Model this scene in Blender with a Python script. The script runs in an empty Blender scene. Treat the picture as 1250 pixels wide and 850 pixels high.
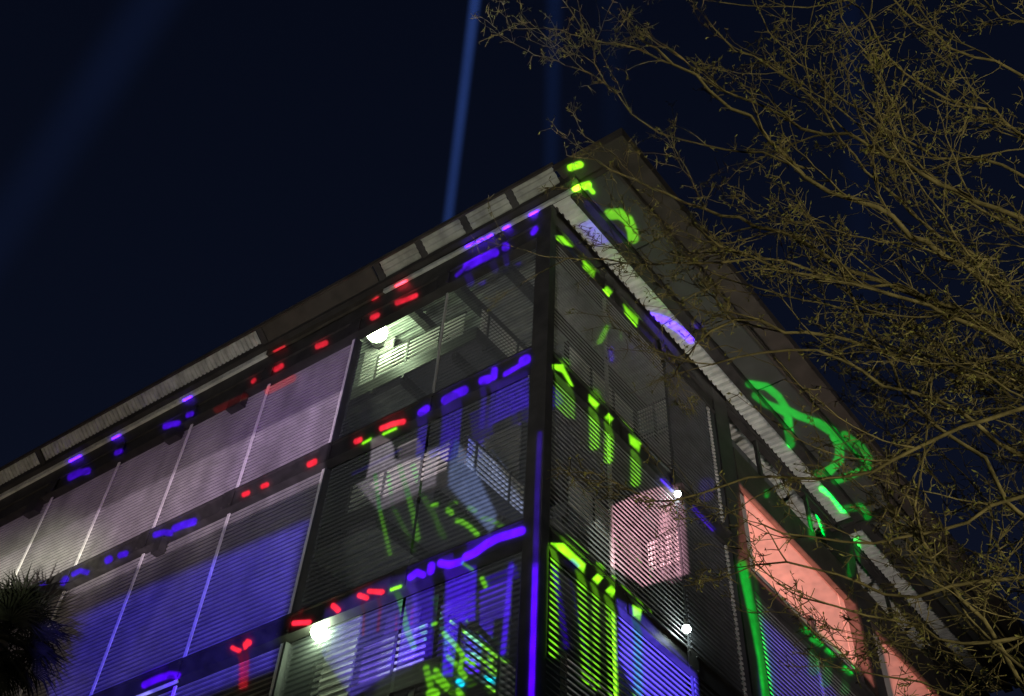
import bpy, math, random
import numpy as np
from mathutils import Matrix, Vector

random.seed(11)
SC = bpy.context.scene
COL = SC.collection

# ------------------------------------------------------------------ camera
CAM_POS = Vector((-10.51575, -7.12102, 1.6))
CR = Vector((0.557828, -0.828812, 0.043568))      # right
CD = Vector((0.646972, 0.401361, -0.648334))      # down
CF = Vector((0.519861, 0.389847, 0.760108))       # forward
FOC = 1361.08 / 1250.0
cd = bpy.data.cameras.new('camera')
cam = bpy.data.objects.new('camera', cd)
COL.objects.link(cam)
cd.sensor_width = 36.0
cd.lens = 36.0 * FOC
cd.clip_start = 0.05
cd.clip_end = 3000.0
ROT = Matrix((CR, -CD, -CF)).transposed()
cam.matrix_world = Matrix.Translation(CAM_POS) @ ROT.to_4x4()
SC.camera = cam

# ------------------------------------------------------------------ sky, moonlight, exposure
SUN_EL, SUN_AZ = math.radians(-2.2), math.radians(250.0)
world = bpy.data.worlds.new('World')
SC.world = world
world.use_nodes = True
nt = world.node_tree
bg = nt.nodes['Background']
sky = nt.nodes.new('ShaderNodeTexSky')
sky.sky_type = 'NISHITA'
sky.sun_disc = False
sky.sun_elevation = SUN_EL
sky.sun_rotation = SUN_AZ
sky.ozone_density = 2.6
nt.links.new(sky.outputs[0], bg.inputs[0])
bg.inputs[1].default_value = SKY_STRENGTH = 0.115
SC.view_settings.view_transform = 'Standard'
SC.view_settings.look = 'None'
SC.view_settings.exposure = 0.0
SC.view_settings.gamma = 1.0


def aim(o, pos, target):
    o.location = pos
    o.rotation_euler = (Vector(target) - Vector(pos)).to_track_quat('-Z', 'Y').to_euler()


def spot(name, pos, target, energy, color, size_deg, blend=0.4, radius=0.15):
    l = bpy.data.lights.new(name, 'SPOT')
    l.energy = energy
    l.color = color
    l.spot_size = math.radians(size_deg)
    l.spot_blend = blend
    l.shadow_soft_size = radius
    o = bpy.data.objects.new(name, l)
    COL.objects.link(o)
    aim(o, pos, target)
    return o


# building frame: u runs along the left face away from the corner, v along the right face, z up
VA = -0.0792251
VX, VY = math.cos(VA), math.sin(VA)


def W(u, v, z):
    return Vector((VX * v, u + VY * v, z))


def P(px, py, depth):
    """a point seen along this direction, depth metres away (used to place the tree limbs)"""
    d = CR * (px - 625) + CD * (py - 425) + CF * 1361.08
    return CAM_POS + d.normalized() * depth


# plaza floodlights that light the whole front
spot('plaza_flood', W(-5.5, -14.5, 0.6), W(2, 1, 22.0), 5400, (0.97, 0.96, 0.90), 46, 1.0, 0.5)
spot('plaza_flood', W(13, -13, 0.5), W(13, 0, 23.5), 2100, (1.0, 0.80, 0.72), 50, 1.0, 0.5)
spot('plaza_flood', W(-13, 6, 0.5), W(-0.5, 10, 23.0), 6000, (1.0, 0.88, 0.80), 48, 1.0, 0.5)
spot('tree_uplight', (-9.5, -13.0, 0.3), (-6.3, -5.2, 8.6), 2500, (0.98, 0.87, 0.43), 54, 0.8, 0.2)

# ------------------------------------------------------------------ slide projector on the plaza
# the projected light: strokes (colour, half width, path) and soft-edged washes (colour, softness, outline)
# in the projector's own field of view
STROKES = [
((0.3375,0.0,4.5),0.00367,[(0.06151,0.08016),(0.07367,0.08674),(0.08839,0.09263)]),
((0.3375,0.0,4.5),0.00367,[(0.09789,0.09775),(0.09825,0.09811)]),
((0.1687,0.0,2.25),0.00184,[(0.05274,0.07288),(0.05713,0.07652)]),
((0.27,0.0,3.6),0.0011,[(0.05964,0.09817),(0.07509,0.10478)]),
((0.27,0.0,3.6),0.0011,[(0.07897,0.10625),(0.08275,0.10845)]),
((0.3037,0.0,4.05),0.00147,[(0.09507,0.11395),(0.09891,0.11578)]),
((0.3037,0.0,4.05),0.00147,[(0.11955,0.12604),(0.12568,0.12897)]),
((0.3375,0.0,4.5),0.00257,[(0.12343,0.11093),(0.12628,0.11383)]),
((0.3375,0.0,4.5),0.00404,[(0.0577,-0.0372),(0.06678,-0.03209),(0.07525,-0.02841)]),
((0.3375,0.0,4.5),0.00331,[(0.03555,-0.04819),(0.04075,-0.04455)]),
((0.3375,0.0,4.5),0.00367,[(0.09198,-0.01963),(0.09832,-0.01814)]),
((0.3375,0.0,4.5),0.00331,[(0.10291,-0.01594),(0.10298,-0.01091)]),
((0.3375,0.0,4.5),0.0022,[(0.11405,-0.01368),(0.1322,-0.00345)]),
((0.3375,0.0,4.5),0.00441,[(0.13035,-0.00203),(0.13341,-0.00057)]),
((0.3375,0.0,4.5),0.00294,[(0.04568,-0.19229),(0.05158,-0.18793),(0.05803,-0.19001)]),
((0.3375,0.0,4.5),0.00367,[(0.06526,-0.18635),(0.06544,-0.18205)]),
((0.3375,0.0,4.5),0.00331,[(0.07411,-0.17981),(0.08331,-0.18114),(0.09433,-0.17815)]),
((0.3375,0.0,4.5),0.00367,[(0.09859,-0.17381),(0.10705,-0.17014),(0.1166,-0.16288),(0.128,-0.15703),(0.15155,-0.15033)]),
((0.1687,0.0,2.25),0.00276,[(0.16946,-0.1802),(0.17589,-0.23731),(0.18283,-0.29789)]),
((0.0262,0.0,0.35),0.00257,[(0.15699,-0.0657),(0.16197,-0.11584),(0.16946,-0.1802)]),
((0.015,0.0,0.2),0.00059,[(0.15437,-0.18036),(0.15958,-0.2375),(0.16642,-0.29453)]),
((0.3037,0.0,4.05),0.00294,[(-0.30088,-0.20043),(-0.29886,-0.19753)]),
((0.3375,0.0,4.5),0.0022,[(-0.29211,-0.19315),(-0.28596,-0.1902),(-0.27833,-0.19156)]),
((0.3375,0.0,4.5),0.00331,[(-0.2594,-0.18057),(-0.25787,-0.17984)]),
((0.3375,0.0,4.5),0.00257,[(-0.24772,-0.17613),(-0.24218,-0.17463)]),
((0.3375,0.0,4.5),0.00257,[(-0.21509,-0.15781),(-0.2072,-0.15557),(-0.19968,-0.15621)]),
((0.3375,0.0,4.5),0.00331,[(-0.19623,-0.15186),(-0.18609,-0.14816),(-0.1782,-0.14592)]),
((0.3375,0.0,4.5),0.00331,[(-0.20563,-0.28902),(-0.19491,-0.28387),(-0.1815,-0.28013),(-0.174,-0.28076)]),
((0.0225,0.0,0.3),0.00441,[(-0.18002,-0.28441),(-0.17761,-0.30013)]),
((0.0187,0.0,0.25),0.00441,[(-0.20684,-0.28115),(-0.18801,-0.27519)]),
((0.3375,0.0,4.5),0.00294,[(-0.30852,-0.10842),(-0.29929,-0.104),(-0.29127,-0.10248)]),
((0.3375,0.0,4.5),0.0022,[(-0.26485,-0.08637),(-0.26095,-0.08489)]),
((0.3375,0.0,4.5),0.00257,[(-0.21977,-0.06287),(-0.21352,-0.06065),(-0.20704,-0.05987)]),
((0.3375,0.0,4.5),0.0022,[(-0.19826,-0.05258),(-0.19436,-0.0511)]),
((0.2362,0.0,3.15),0.0011,[(-0.27004,-0.07417),(-0.26389,-0.07123)]),
((0.2362,0.0,3.15),0.0011,[(-0.30993,-0.09402),(-0.30069,-0.08961)]),
((0.2025,0.0,2.7),0.0011,[(-0.20353,-0.03966),(-0.19739,-0.03672)]),
((0.015,0.0,0.2),0.00367,[(0.06276,0.07728),(0.06601,0.0665)]),
((0.015,0.0,0.2),0.00257,[(0.09873,0.09487),(0.09962,0.08335)]),
((0.009,0.0,0.12),0.00331,[(0.08608,0.08612),(0.089,0.0775)]),
((0.0186,0.0,0.2475),0.00441,[(0.03622,-0.05123),(0.0379,-0.08499)]),
((0.0208,0.0,0.2772),0.00955,[(0.06397,-0.03947),(0.06598,-0.08113)]),
((0.0186,0.0,0.2475),0.00257,[(0.09353,-0.02338),(0.09551,-0.05929)]),
((0.0186,0.0,0.2475),0.00184,[(0.10231,-0.02186),(0.10367,-0.05922)]),
((0.0338,0.0,0.45),0.00257,[(0.14264,-0.18073),(0.1443,-0.22006),(0.14564,-0.25722)]),
((4.5,0.09,0.225),0.00181,[(-0.13773,-0.02247),(-0.1363,-0.02102)]),
((4.5,0.09,0.225),0.00241,[(-0.11634,-0.01147),(-0.11102,-0.00854)]),
((4.5,0.09,0.225),0.00241,[(-0.07746,0.00906),(-0.06967,0.01201)]),
((4.5,0.09,0.225),0.00241,[(-0.0262,0.03473),(-0.0216,0.03693)]),
((4.5,0.09,0.225),0.00211,[(-0.00351,0.0479),(0.00509,0.05086),(0.0144,0.05454)]),
((3.15,0.063,0.1575),0.0009,[(-0.00578,0.06302),(0.00342,0.06742)]),
((2.25,0.045,0.1125),0.00075,[(-0.02766,0.04986),(-0.02316,0.05278)]),
((2.7,0.054,0.135),0.00075,[(-0.11957,0.00436),(-0.11035,0.00877)]),
((0.22,0.0044,0.011),0.00271,[(-0.17092,-0.048),(-0.14399,-0.0355)]),
((0.14,0.0028,0.007),0.00361,[(-0.12254,-0.03026),(-0.09951,-0.01924)]),
((4.5,0.09,0.225),0.00241,[(-0.02627,-0.07395),(-0.02238,-0.07247)]),
((4.5,0.09,0.225),0.00241,[(-0.00257,-0.06222),(0.00755,-0.05853),(0.0187,-0.05626)]),
((4.5,0.09,0.225),0.00271,[(-0.07,-0.09451),(-0.06458,-0.09229)]),
((4.5,0.09,0.225),0.00211,[(-0.13167,-0.12172),(-0.12778,-0.12025)]),
((4.5,0.09,0.225),0.00211,[(-0.11387,-0.11435),(-0.10998,-0.11288)]),
((4.5,0.09,0.225),0.00211,[(-0.06453,-0.23364),(-0.04907,-0.23274)]),
((4.5,0.09,0.225),0.00241,[(-0.02748,-0.21817),(-0.02203,-0.22169)]),
((4.5,0.09,0.225),0.00211,[(-0.00269,-0.20859),(0.005,-0.21065)]),
((4.5,0.09,0.225),0.00211,[(0.0066,-0.2049),(0.0198,-0.20547)]),
((4.5,0.09,0.225),0.00271,[(-0.11006,-0.25279),(-0.107,-0.25132)]),
((4.5,0.09,0.225),0.00181,[(-0.12275,-0.2558),(-0.11493,-0.25857)]),
((4.5,0.09,0.225),0.00181,[(-0.10886,-0.24991),(-0.10963,-0.25565)]),
((0.22,0.0044,0.011),0.00271,[(-0.11378,-0.26071),(-0.11025,-0.2893)]),
((0.18,0.0036,0.009),0.00181,[(-0.10848,-0.25778),(-0.10615,-0.28925)]),
((0.12,0.0024,0.006),0.0012,[(0.00145,-0.21427),(0.00412,-0.24287)]),
((0.12,0.0024,0.006),0.00151,[(0.01728,-0.21051),(0.01831,-0.23913)]),
((0.15,0.003,0.0075),0.00151,[(-0.05916,-0.2257),(-0.05807,-0.2221)]),
((0.12,0.0024,0.006),0.00241,[(0.00034,-0.05428),(0.01599,-0.0491)]),
((1.0935,4.05,0.0486),0.0011,[(-0.01867,-0.07531),(-0.01183,-0.07165)]),
((1.0935,4.05,0.0486),0.0011,[(0.00064,-0.06722),(0.01219,-0.06207)]),
((1.0935,4.05,0.0486),0.00129,[(0.02929,-0.20321),(0.03786,-0.20026)]),
((0.1215,0.45,0.0054),0.00184,[(0.05669,-0.12931),(0.06067,-0.12855)]),
((0.1215,0.45,0.0054),0.00257,[(0.07284,-0.13345),(0.07642,-0.13557)]),
((0.1215,0.45,0.0054),0.0022,[(0.08318,-0.14267),(0.08818,-0.14333),(0.09615,-0.14755),(0.10536,-0.15462)]),
((0.0562,0.208,0.0025),0.00184,[(-0.00443,-0.10336),(0.00389,-0.132),(0.01278,-0.15344),(0.02043,-0.172)]),
((0.0518,0.192,0.0023),0.00257,[(0.01905,-0.09595),(0.02957,-0.11739),(0.03927,-0.13882),(0.0463,-0.15883)]),
((0.0605,0.224,0.0027),0.00294,[(0.03458,-0.20696),(0.04748,-0.23904),(0.0561,-0.25325)]),
((0.0864,0.32,0.0038),0.00294,[(0.07096,-0.27095),(0.08093,-0.29442)]),
((0.1296,0.48,0.0058),0.00147,[(0.09649,-0.17902),(0.10489,-0.18494)]),
((0.1296,0.48,0.0058),0.0022,[(0.11532,-0.19305),(0.11951,-0.19888)]),
((0.1296,0.48,0.0058),0.0022,[(0.0845,-0.24122),(0.09577,-0.25007),(0.10551,-0.25924)]),
((0.1296,0.48,0.0058),0.00184,[(0.10842,-0.26253),(0.11856,-0.26777)]),
((0.1134,0.42,0.005),0.0022,[(0.08062,-0.27268),(0.09529,-0.28734)]),
((0.1134,0.42,0.005),0.00184,[(0.07939,-0.27839),(0.0937,-0.28945)]),
((0.0972,0.36,0.0043),0.0022,[(0.0915,-0.26145),(0.10057,-0.2681)]),
((0.0972,0.36,0.0043),0.0022,[(0.10602,-0.26248),(0.10507,-0.27107)]),
((0.1134,0.42,0.005),0.00257,[(0.10529,-0.27322),(0.1106,-0.27836)]),
((0.1134,0.42,0.005),0.00257,[(0.10587,-0.29116),(0.11052,-0.29556)]),
((0.1458,0.54,0.0065),0.00404,[(0.07857,-0.29413),(0.08391,-0.29353)]),
((0.1296,0.48,0.0058),0.00184,[(0.07246,-0.23308),(0.07479,-0.23241)]),
((0.0144,0.0533,0.0006),0.00147,[(0.08607,-0.24915),(0.08881,-0.25853)]),
((0.0144,0.0533,0.0006),0.00147,[(0.09326,-0.25504),(0.09858,-0.26017)]),
((0.0,0.7,0.9),0.00257,[(0.10501,-0.28254),(0.10884,-0.28477)]),
((0.1323,0.49,0.0059),0.00294,[(0.18027,-0.16465),(0.19262,-0.25894)]),
((0.1323,0.49,0.0059),0.00294,[(0.20144,-0.18594),(0.20926,-0.23103),(0.2186,-0.28323)]),
((0.1323,0.49,0.0059),0.0022,[(0.21263,-0.19696),(0.22594,-0.28845)]),
((0.1323,0.49,0.0059),0.00294,[(0.22392,-0.2087),(0.23803,-0.29595)]),
((0.0675,0.25,0.003),0.00294,[(0.24547,-0.2286),(0.25471,-0.29651)]),
((0.1323,0.49,0.0059),0.00331,[(0.19106,-0.04498),(0.19603,-0.0773)]),
((0.1323,0.49,0.0059),0.00294,[(0.20321,-0.05675),(0.20715,-0.08975)]),
((0.1323,0.49,0.0059),0.00331,[(0.22456,-0.08307),(0.22827,-0.11035)]),
((0.0594,0.22,0.0026),0.00257,[(0.18642,-0.15699),(0.19321,-0.16218),(0.20171,-0.17169)]),
((0.0594,0.22,0.0026),0.00257,[(0.2141,-0.18133),(0.21553,-0.18779)]),
((0.0594,0.22,0.0026),0.00257,[(0.22345,-0.19301),(0.22553,-0.2002)]),
((0.054,0.2,0.0024),0.0022,[(0.16458,-0.00136),(0.16786,-0.00502)]),
((0.054,0.2,0.0024),0.0022,[(0.19002,-0.02921),(0.19228,-0.03356)]),
((0.081,0.3,0.0036),0.00184,[(0.19017,0.02669),(0.18692,0.01386)]),
((1.215,4.5,0.054),0.00294,[(0.15644,0.16833),(0.16587,0.17128)]),
((1.215,4.5,0.054),0.00331,[(0.16159,0.15019),(0.17182,0.15315)]),
((0.729,2.7,0.0324),0.00184,[(0.17204,0.15171),(0.17606,0.14669)]),
((0.27,1.0,0.012),0.00478,[(0.18923,0.12676),(0.19807,0.12749),(0.20498,0.12237),(0.20858,0.11213),(0.20879,0.10554)]),
((0.06,0.0,0.8),0.00331,[(0.21972,0.03601),(0.23188,0.03235),(0.24437,0.02356),(0.25321,0.01477)]),
((0.06,0.0,0.8),0.0022,[(0.25722,0.0287),(0.26217,0.0265)]),
((0.009,0.0,0.12),0.00514,[(0.17291,0.13547),(0.1884,0.115),(0.19784,0.10617)]),
((0.3375,0.0,4.5),0.00129,[(0.24684,-0.10801),(0.2548,-0.11753)]),
((0.2362,0.0,3.15),0.00092,[(0.27071,-0.13228),(0.2874,-0.15278)]),
((0.0225,0.0,0.3),0.00147,[(0.19541,0.00864),(0.19743,-0.00217)]),
((0.1687,0.0,2.25),0.0011,[(0.19461,-0.17647),(0.19919,-0.18159)]),
((0.0075,0.0,0.1),0.00514,[(0.27738,-0.11172),(0.27884,-0.12249)]),
((0.0,1.26,0.0756),0.00331,[(0.30286,-0.02478),(0.31733,-0.02698),(0.32764,-0.03577),(0.33406,-0.0475),(0.34459,-0.05337),(0.36239,-0.05996)]),
((0.0,1.26,0.0756),0.00331,[(0.30792,-0.03505),(0.31614,-0.04238),(0.32679,-0.04677),(0.33377,-0.05117)]),
((0.0,1.44,0.0864),0.00367,[(0.33484,-0.0563),(0.33484,-0.06584),(0.33608,-0.07831)]),
((0.0,1.26,0.0756),0.00404,[(0.36239,-0.05996),(0.37282,-0.06729),(0.37913,-0.08049),(0.37744,-0.09297),(0.36791,-0.10252),(0.3589,-0.10546)]),
((0.0,1.26,0.0756),0.00331,[(0.38358,-0.07022),(0.39744,-0.08049),(0.40392,-0.09149),(0.40178,-0.1003),(0.38815,-0.10618),(0.3731,-0.11132)]),
((0.0,1.44,0.0864),0.00147,[(0.37631,-0.06949),(0.38983,-0.08416),(0.4033,-0.09956)]),
((0.0,1.26,0.0756),0.0022,[(0.36008,-0.11867),(0.36842,-0.12454),(0.37626,-0.13702)]),
((0.0,1.26,0.0756),0.00331,[(0.37846,-0.13702),(0.39328,-0.13481),(0.39994,-0.14362)]),
((0.0,0.72,0.0432),0.00294,[(0.38804,-0.16492),(0.38726,-0.19432)]),
((0.0,2.25,0.135),0.0022,[(0.35257,-0.14392),(0.35648,-0.16052)]),
((0.0,3.375,0.2025),0.00294,[(0.31094,-0.18279),(0.31692,-0.20227),(0.32687,-0.23471),(0.33522,-0.26352),(0.34416,-0.3009)]),
((0.0,0.25,0.015),0.0022,[(0.31938,-0.19162),(0.32967,-0.2348),(0.34508,-0.2995)]),
((0.0,4.05,0.243),0.0022,[(0.36133,-0.24222),(0.36386,-0.24445)]),
((0.0,4.05,0.243),0.0022,[(0.368,-0.25029),(0.37372,-0.25548)]),
((0.0,4.05,0.243),0.00184,[(0.37944,-0.26066),(0.38394,-0.26509)]),
((0.0,4.05,0.243),0.0022,[(0.3939,-0.27684),(0.39784,-0.28126)]),
((0.0,0.15,0.009),0.00367,[(0.37008,-0.2575),(0.37242,-0.279)]),
((0.0,0.15,0.009),0.00331,[(0.38199,-0.26717),(0.38171,-0.29001)]),
((0.0,0.12,0.0072),0.00294,[(0.39579,-0.28262),(0.39613,-0.29762)]),
((0.0,2.25,0.135),0.00147,[(0.31976,-0.12006),(0.32034,-0.12438)]),
]
AREAS = [  # some washes are added fill that brightens railings and dim bays
((0.0225,0.0,0.3),2,[(0.10558,-0.02183),(0.13494,-0.01006),(0.13953,-0.04164),(0.1052,-0.05848)]),
((0.03,0.0,0.4),1,[(0.0976,-0.16165),(0.1507,-0.14461),(0.15176,-0.15176),(0.11518,-0.16432),(0.09952,-0.17452)]),
((0.03,0.0,0.4),1,[(0.0703,-0.17627),(0.08498,-0.17038),(0.08758,-0.1768),(0.07678,-0.18121)]),
((0.0375,0.0,0.5),2,[(0.07855,-0.18357),(0.10841,-0.1811),(0.11378,-0.22899),(0.0978,-0.23131),(0.09808,-0.27778),(0.08841,-0.27861)]),
((0.0195,0.0,0.26),3,[(0.04156,-0.19328),(0.06642,-0.18441),(0.07509,-0.26018),(0.03019,-0.27143),(0.05085,-0.21753)]),
((0.0112,0.0,0.15),2,[(-0.02755,-0.10216),(0.01836,-0.08015),(0.01103,-0.08597),(-0.02734,-0.10359)]),
((2.43,9.0,0.108),0.6,[(0.15882,-0.005),(0.16471,-0.00515),(0.17451,-0.02435),(0.17282,-0.02388),(0.16569,-0.01233),(0.15967,-0.00882)]),
((2.43,9.0,0.108),0.6,[(0.18629,-0.03181),(0.19432,-0.04043),(0.19267,-0.04502),(0.1871,-0.03772)]),
((2.43,9.0,0.108),0.6,[(0.19987,-0.05237),(0.20224,-0.04822),(0.20654,-0.05338),(0.20428,-0.05837)]),
((2.43,9.0,0.108),0.6,[(0.21839,-0.06721),(0.22746,-0.07579),(0.22703,-0.08318),(0.22025,-0.07559)]),
((2.43,9.0,0.108),0.6,[(0.17794,-0.16139),(0.18643,-0.16164),(0.204,-0.18061),(0.20367,-0.18772),(0.19592,-0.17869),(0.18616,-0.16918)]),
((2.43,9.0,0.108),0.6,[(0.21063,-0.19338),(0.21359,-0.18886),(0.21738,-0.19275),(0.21453,-0.19811)]),
((2.43,9.0,0.108),0.6,[(0.22116,-0.20376),(0.22413,-0.19924),(0.22804,-0.20397),(0.22595,-0.21019)]),
((2.43,9.0,0.108),0.6,[(0.24108,-0.21698),(0.24753,-0.22171),(0.24789,-0.23078),(0.24284,-0.22609)]),
((2.43,9.0,0.108),0.6,[(0.16506,0.0879),(0.17564,0.0765),(0.17562,0.07093),(0.16814,0.07972)]),
((2.43,9.0,0.108),0.6,[(0.18377,0.06009),(0.1865,0.06307),(0.19074,0.0579),(0.18854,0.0539)]),
((2.43,9.0,0.108),0.6,[(0.19889,0.04706),(0.21047,0.03412),(0.21112,0.0265),(0.20204,0.03837)]),
((2.43,9.0,0.108),0.6,[(0.1456,0.10836),(0.14965,0.10743),(0.15747,0.09796),(0.15265,0.09976),(0.14639,0.10496)]),
((0.054,0.2,0.0024),1,[(0.1603,-0.01056),(0.17486,-0.02381),(0.17944,-0.05326),(0.17368,-0.05168),(0.16462,-0.04215)]),
((0.0075,0.0,0.1),2,[(0.16021,0.11725),(0.17305,0.12238),(0.18828,0.10189),(0.17549,0.0975)]),
((0.0723,0.0561,0.0731),3,[(-0.05653,-0.10922),(-0.30219,-0.21847),(-0.29842,-0.20144),(-0.33463,-0.20468),(-0.56423,-0.30815),(-0.53903,-0.26107),(-0.0471,-0.02957)]),
((0.057,0.0468,0.0468),50,[(-0.16341,-0.15675),(-0.30219,-0.21847),(-0.29842,-0.20144),(-0.33463,-0.20468),(-0.56423,-0.30815),(-0.53903,-0.26107),(-0.17011,-0.0862)]),
((0.02,0.01,0.032),10,[(-0.0532,-0.08112),(-0.56423,-0.30815),(-0.51988,-0.2253),(-0.04194,0.01401)]),
((0.2736,0.3024,0.1872),45,[(-0.27502,-0.18261),(-0.33348,-0.20157),(-0.56264,-0.30519),(-0.53684,-0.25698),(-0.31383,-0.16023),(-0.27758,-0.16788)]),
((0.0158,0.007,0.0298),40,[(-0.0532,-0.08112),(-0.19921,-0.14792),(-0.12984,-0.02767),(-0.04164,0.01659)]),
((0.0179,0.0126,0.168),8,[(-0.08207,-0.27263),(-0.31028,-0.35714),(-0.30013,-0.30479),(-0.30625,-0.27994),(-0.30308,-0.2378),(-0.09829,-0.15723),(-0.06629,-0.14519)]),
((0.006,0.004,0.018),20,[(-0.06629,-0.14519),(-0.30957,-0.24964),(-0.29663,-0.20337),(-0.06028,-0.09663)]),
((0.048,0.048,0.08),3,[(-0.18031,-0.30336),(-0.3056,-0.35012),(-0.30032,-0.33261),(-0.19965,-0.29418)]),
((0.132,0.084,1.2),2,[(0.2309,-0.21127),(0.2451,-0.22168),(0.29277,-0.27805),(0.29828,-0.30672),(0.25857,-0.30542),(0.23812,-0.26492)]),
((0.056,0.032,0.36),3,[(0.32662,-0.22631),(0.37546,-0.27785),(0.39634,-0.30852),(0.34013,-0.30667)]),
((0.0374,0.022,0.198),3,[(-0.03485,-0.2593),(-0.03498,-0.22124),(0.00448,-0.20145),(0.02516,-0.19263),(0.05123,-0.18807),(0.05921,-0.26191),(0.00098,-0.29838)]),
((0.285,0.234,0.255),2,[(-0.01155,-0.07181),(-0.00226,-0.06813),(0.00667,-0.07308),(0.01079,-0.07879),(0.01227,-0.08883),(0.01831,-0.09093),(-0.01301,-0.10632),(-0.01146,-0.08906)]),
((0.1425,0.117,0.132),3,[(-0.02179,-0.1118),(0.01824,-0.08984),(0.0532,-0.07873),(0.0574,-0.11109),(0.00385,-0.1346)]),
((0.08,0.104,0.2),3,[(0.06751,-0.08922),(0.0711,-0.0713),(0.08975,-0.08963),(0.12154,-0.13699),(0.12034,-0.15494),(0.06983,-0.11227)]),
((0.48,0.24,0.2784),2,[(0.21544,-0.13013),(0.22916,-0.12051),(0.24236,-0.11515),(0.26081,-0.11137),(0.2759,-0.19044),(0.24558,-0.20096),(0.22073,-0.18167)]),
((0.85,0.255,0.187),2,[(0.29997,-0.11411),(0.39402,-0.22141),(0.4164,-0.29367),(0.30883,-0.18169)]),
((0.85,0.255,0.187),2,[(0.41005,-0.24481),(0.46839,-0.31107),(0.43093,-0.30987)]),
((0.096,0.108,0.09),3,[(0.20105,-0.14705),(0.20766,-0.14005),(0.23132,-0.18363),(0.23265,-0.19942),(0.20538,-0.16865)]),
]

SX0, SX1, SY0, SY1 = -0.66, 0.56, -0.50, 0.30
SRES = 2300.0


def raster_slide():
    w = int((SX1 - SX0) * SRES)
    h = int((SY1 - SY0) * SRES)
    img = np.zeros((h, w, 3), np.float32)

    def window(xs, ys, m):
        x0 = max(0, int((min(xs) - m - SX0) * SRES)); x1 = min(w, int((max(xs) + m - SX0) * SRES) + 2)
        y0 = max(0, int((min(ys) - m - SY0) * SRES)); y1 = min(h, int((max(ys) + m - SY0) * SRES) + 2)
        gx, gy = np.meshgrid((np.arange(x0, x1) + .5) / SRES + SX0, (np.arange(y0, y1) + .5) / SRES + SY0)
        return x0, x1, y0, y1, gx, gy

    def segdist(gx, gy, a, b):
        dx, dy = b[0] - a[0], b[1] - a[1]
        l2 = dx * dx + dy * dy + 1e-12
        t = np.clip(((gx - a[0]) * dx + (gy - a[1]) * dy) / l2, 0, 1)
        return np.hypot(gx - a[0] - t * dx, gy - a[1] - t * dy)

    for col, soft, pts in AREAS:
        s = max(soft, 1) * 0.000735
        x0, x1, y0, y1, gx, gy = window([p[0] for p in pts], [p[1] for p in pts], s * 2)
        if x1 <= x0 or y1 <= y0:
            continue
        ins = np.zeros(gx.shape, bool)
        dist = np.full(gx.shape, 9.0, np.float32)
        for a, b in zip(pts, pts[1:] + pts[:1]):
            c = ((a[1] > gy) != (b[1] > gy))
            if a[1] != b[1]:
                ins ^= c & (gx < (b[0] - a[0]) * (gy - a[1]) / (b[1] - a[1]) + a[0])
            dist = np.minimum(dist, segdist(gx, gy, a, b))
        sd = np.where(ins, dist, -dist)
        m = np.clip(sd / (2 * s) + 0.5, 0, 1)
        m = m * m * (3 - 2 * m)
        img[y0:y1, x0:x1] += m[..., None] * np.array(col, np.float32)
    for col, r, pts in STROKES:
        x0, x1, y0, y1, gx, gy = window([p[0] for p in pts], [p[1] for p in pts], r + .008)
        if x1 <= x0 or y1 <= y0:
            continue
        d = np.full(gx.shape, 9.0)
        if len(pts) == 1:
            d = np.hypot(gx - pts[0][0], gy - pts[0][1])
        for a, b in zip(pts, pts[1:]):
            d = np.minimum(d, segdist(gx, gy, a, b))
        m = np.clip((r - d) / 0.0018 + 0.5, 0, 1)[..., None]
        m = m * m * (3 - 2 * m)
        halo = np.clip(1 - (d - r) / 0.007, 0, 1) ** 2 * (d > r)
        img[y0:y1, x0:x1] += (0.035 * halo)[..., None] * np.array(col, np.float32)
        img[y0:y1, x0:x1] = img[y0:y1, x0:x1] * (1 - m) + m * np.maximum(np.array(col, np.float32), img[y0:y1, x0:x1] * 0.5)
    # random mottling multiplied into the whole slide
    rng = np.random.RandomState(4)
    for cell, amt in ((90, .08), (17, .12), (6, .2)):
        gh, gw = h // cell + 2, w // cell + 2
        gridn = rng.rand(gh, gw).astype(np.float32)
        yy, xx = np.arange(h) / cell, np.arange(w) / cell
        yi, xi = yy.astype(int), xx.astype(int)
        fy, fx = (yy - yi)[:, None], (xx - xi)[None, :]
        nz = (gridn[yi][:, xi] * (1 - fy) * (1 - fx) + gridn[yi + 1][:, xi] * fy * (1 - fx) + gridn[yi][:, xi + 1] * (1 - fy) * fx + gridn[yi + 1][:, xi + 1] * fy * fx)
        img *= (1 - amt + 2 * amt * nz)[..., None]
    im = bpy.data.images.new('projector_slide', w, h, float_buffer=True)
    im.colorspace_settings.name = 'Non-Color'
    out = np.ones((h, w, 4), np.float32)
    out[..., :3] = img
    im.pixels.foreach_set(out.ravel())
    im.update()
    im.pack()
    return im


PROJ_POS = Vector((-11.85495, -5.13142, 1.2))
pl = bpy.data.lights.new('slide_projector', 'SPOT')
pl.energy = PROJ_E = 170000.0
pl.spot_size = math.radians(88)
pl.spot_blend = 0.0
pl.shadow_soft_size = 0.012
pl.use_nodes = True
po = bpy.data.objects.new('slide_projector', pl)
COL.objects.link(po)
po.matrix_world = Matrix.Translation(PROJ_POS) @ ROT.to_4x4()
ln = pl.node_tree
em = ln.nodes['Emission']
tc = ln.nodes.new('ShaderNodeTexCoord')
sx = ln.nodes.new('ShaderNodeSeparateXYZ')
ln.links.new(tc.outputs['Normal'], sx.inputs[0])


def lmath(op, a, b):
    n = ln.nodes.new('ShaderNodeMath')
    n.operation = op
    for i, v in enumerate((a, b)):
        if isinstance(v, (int, float)):
            n.inputs[i].default_value = v
        else:
            ln.links.new(v, n.inputs[i])
    return n.outputs[0]


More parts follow.
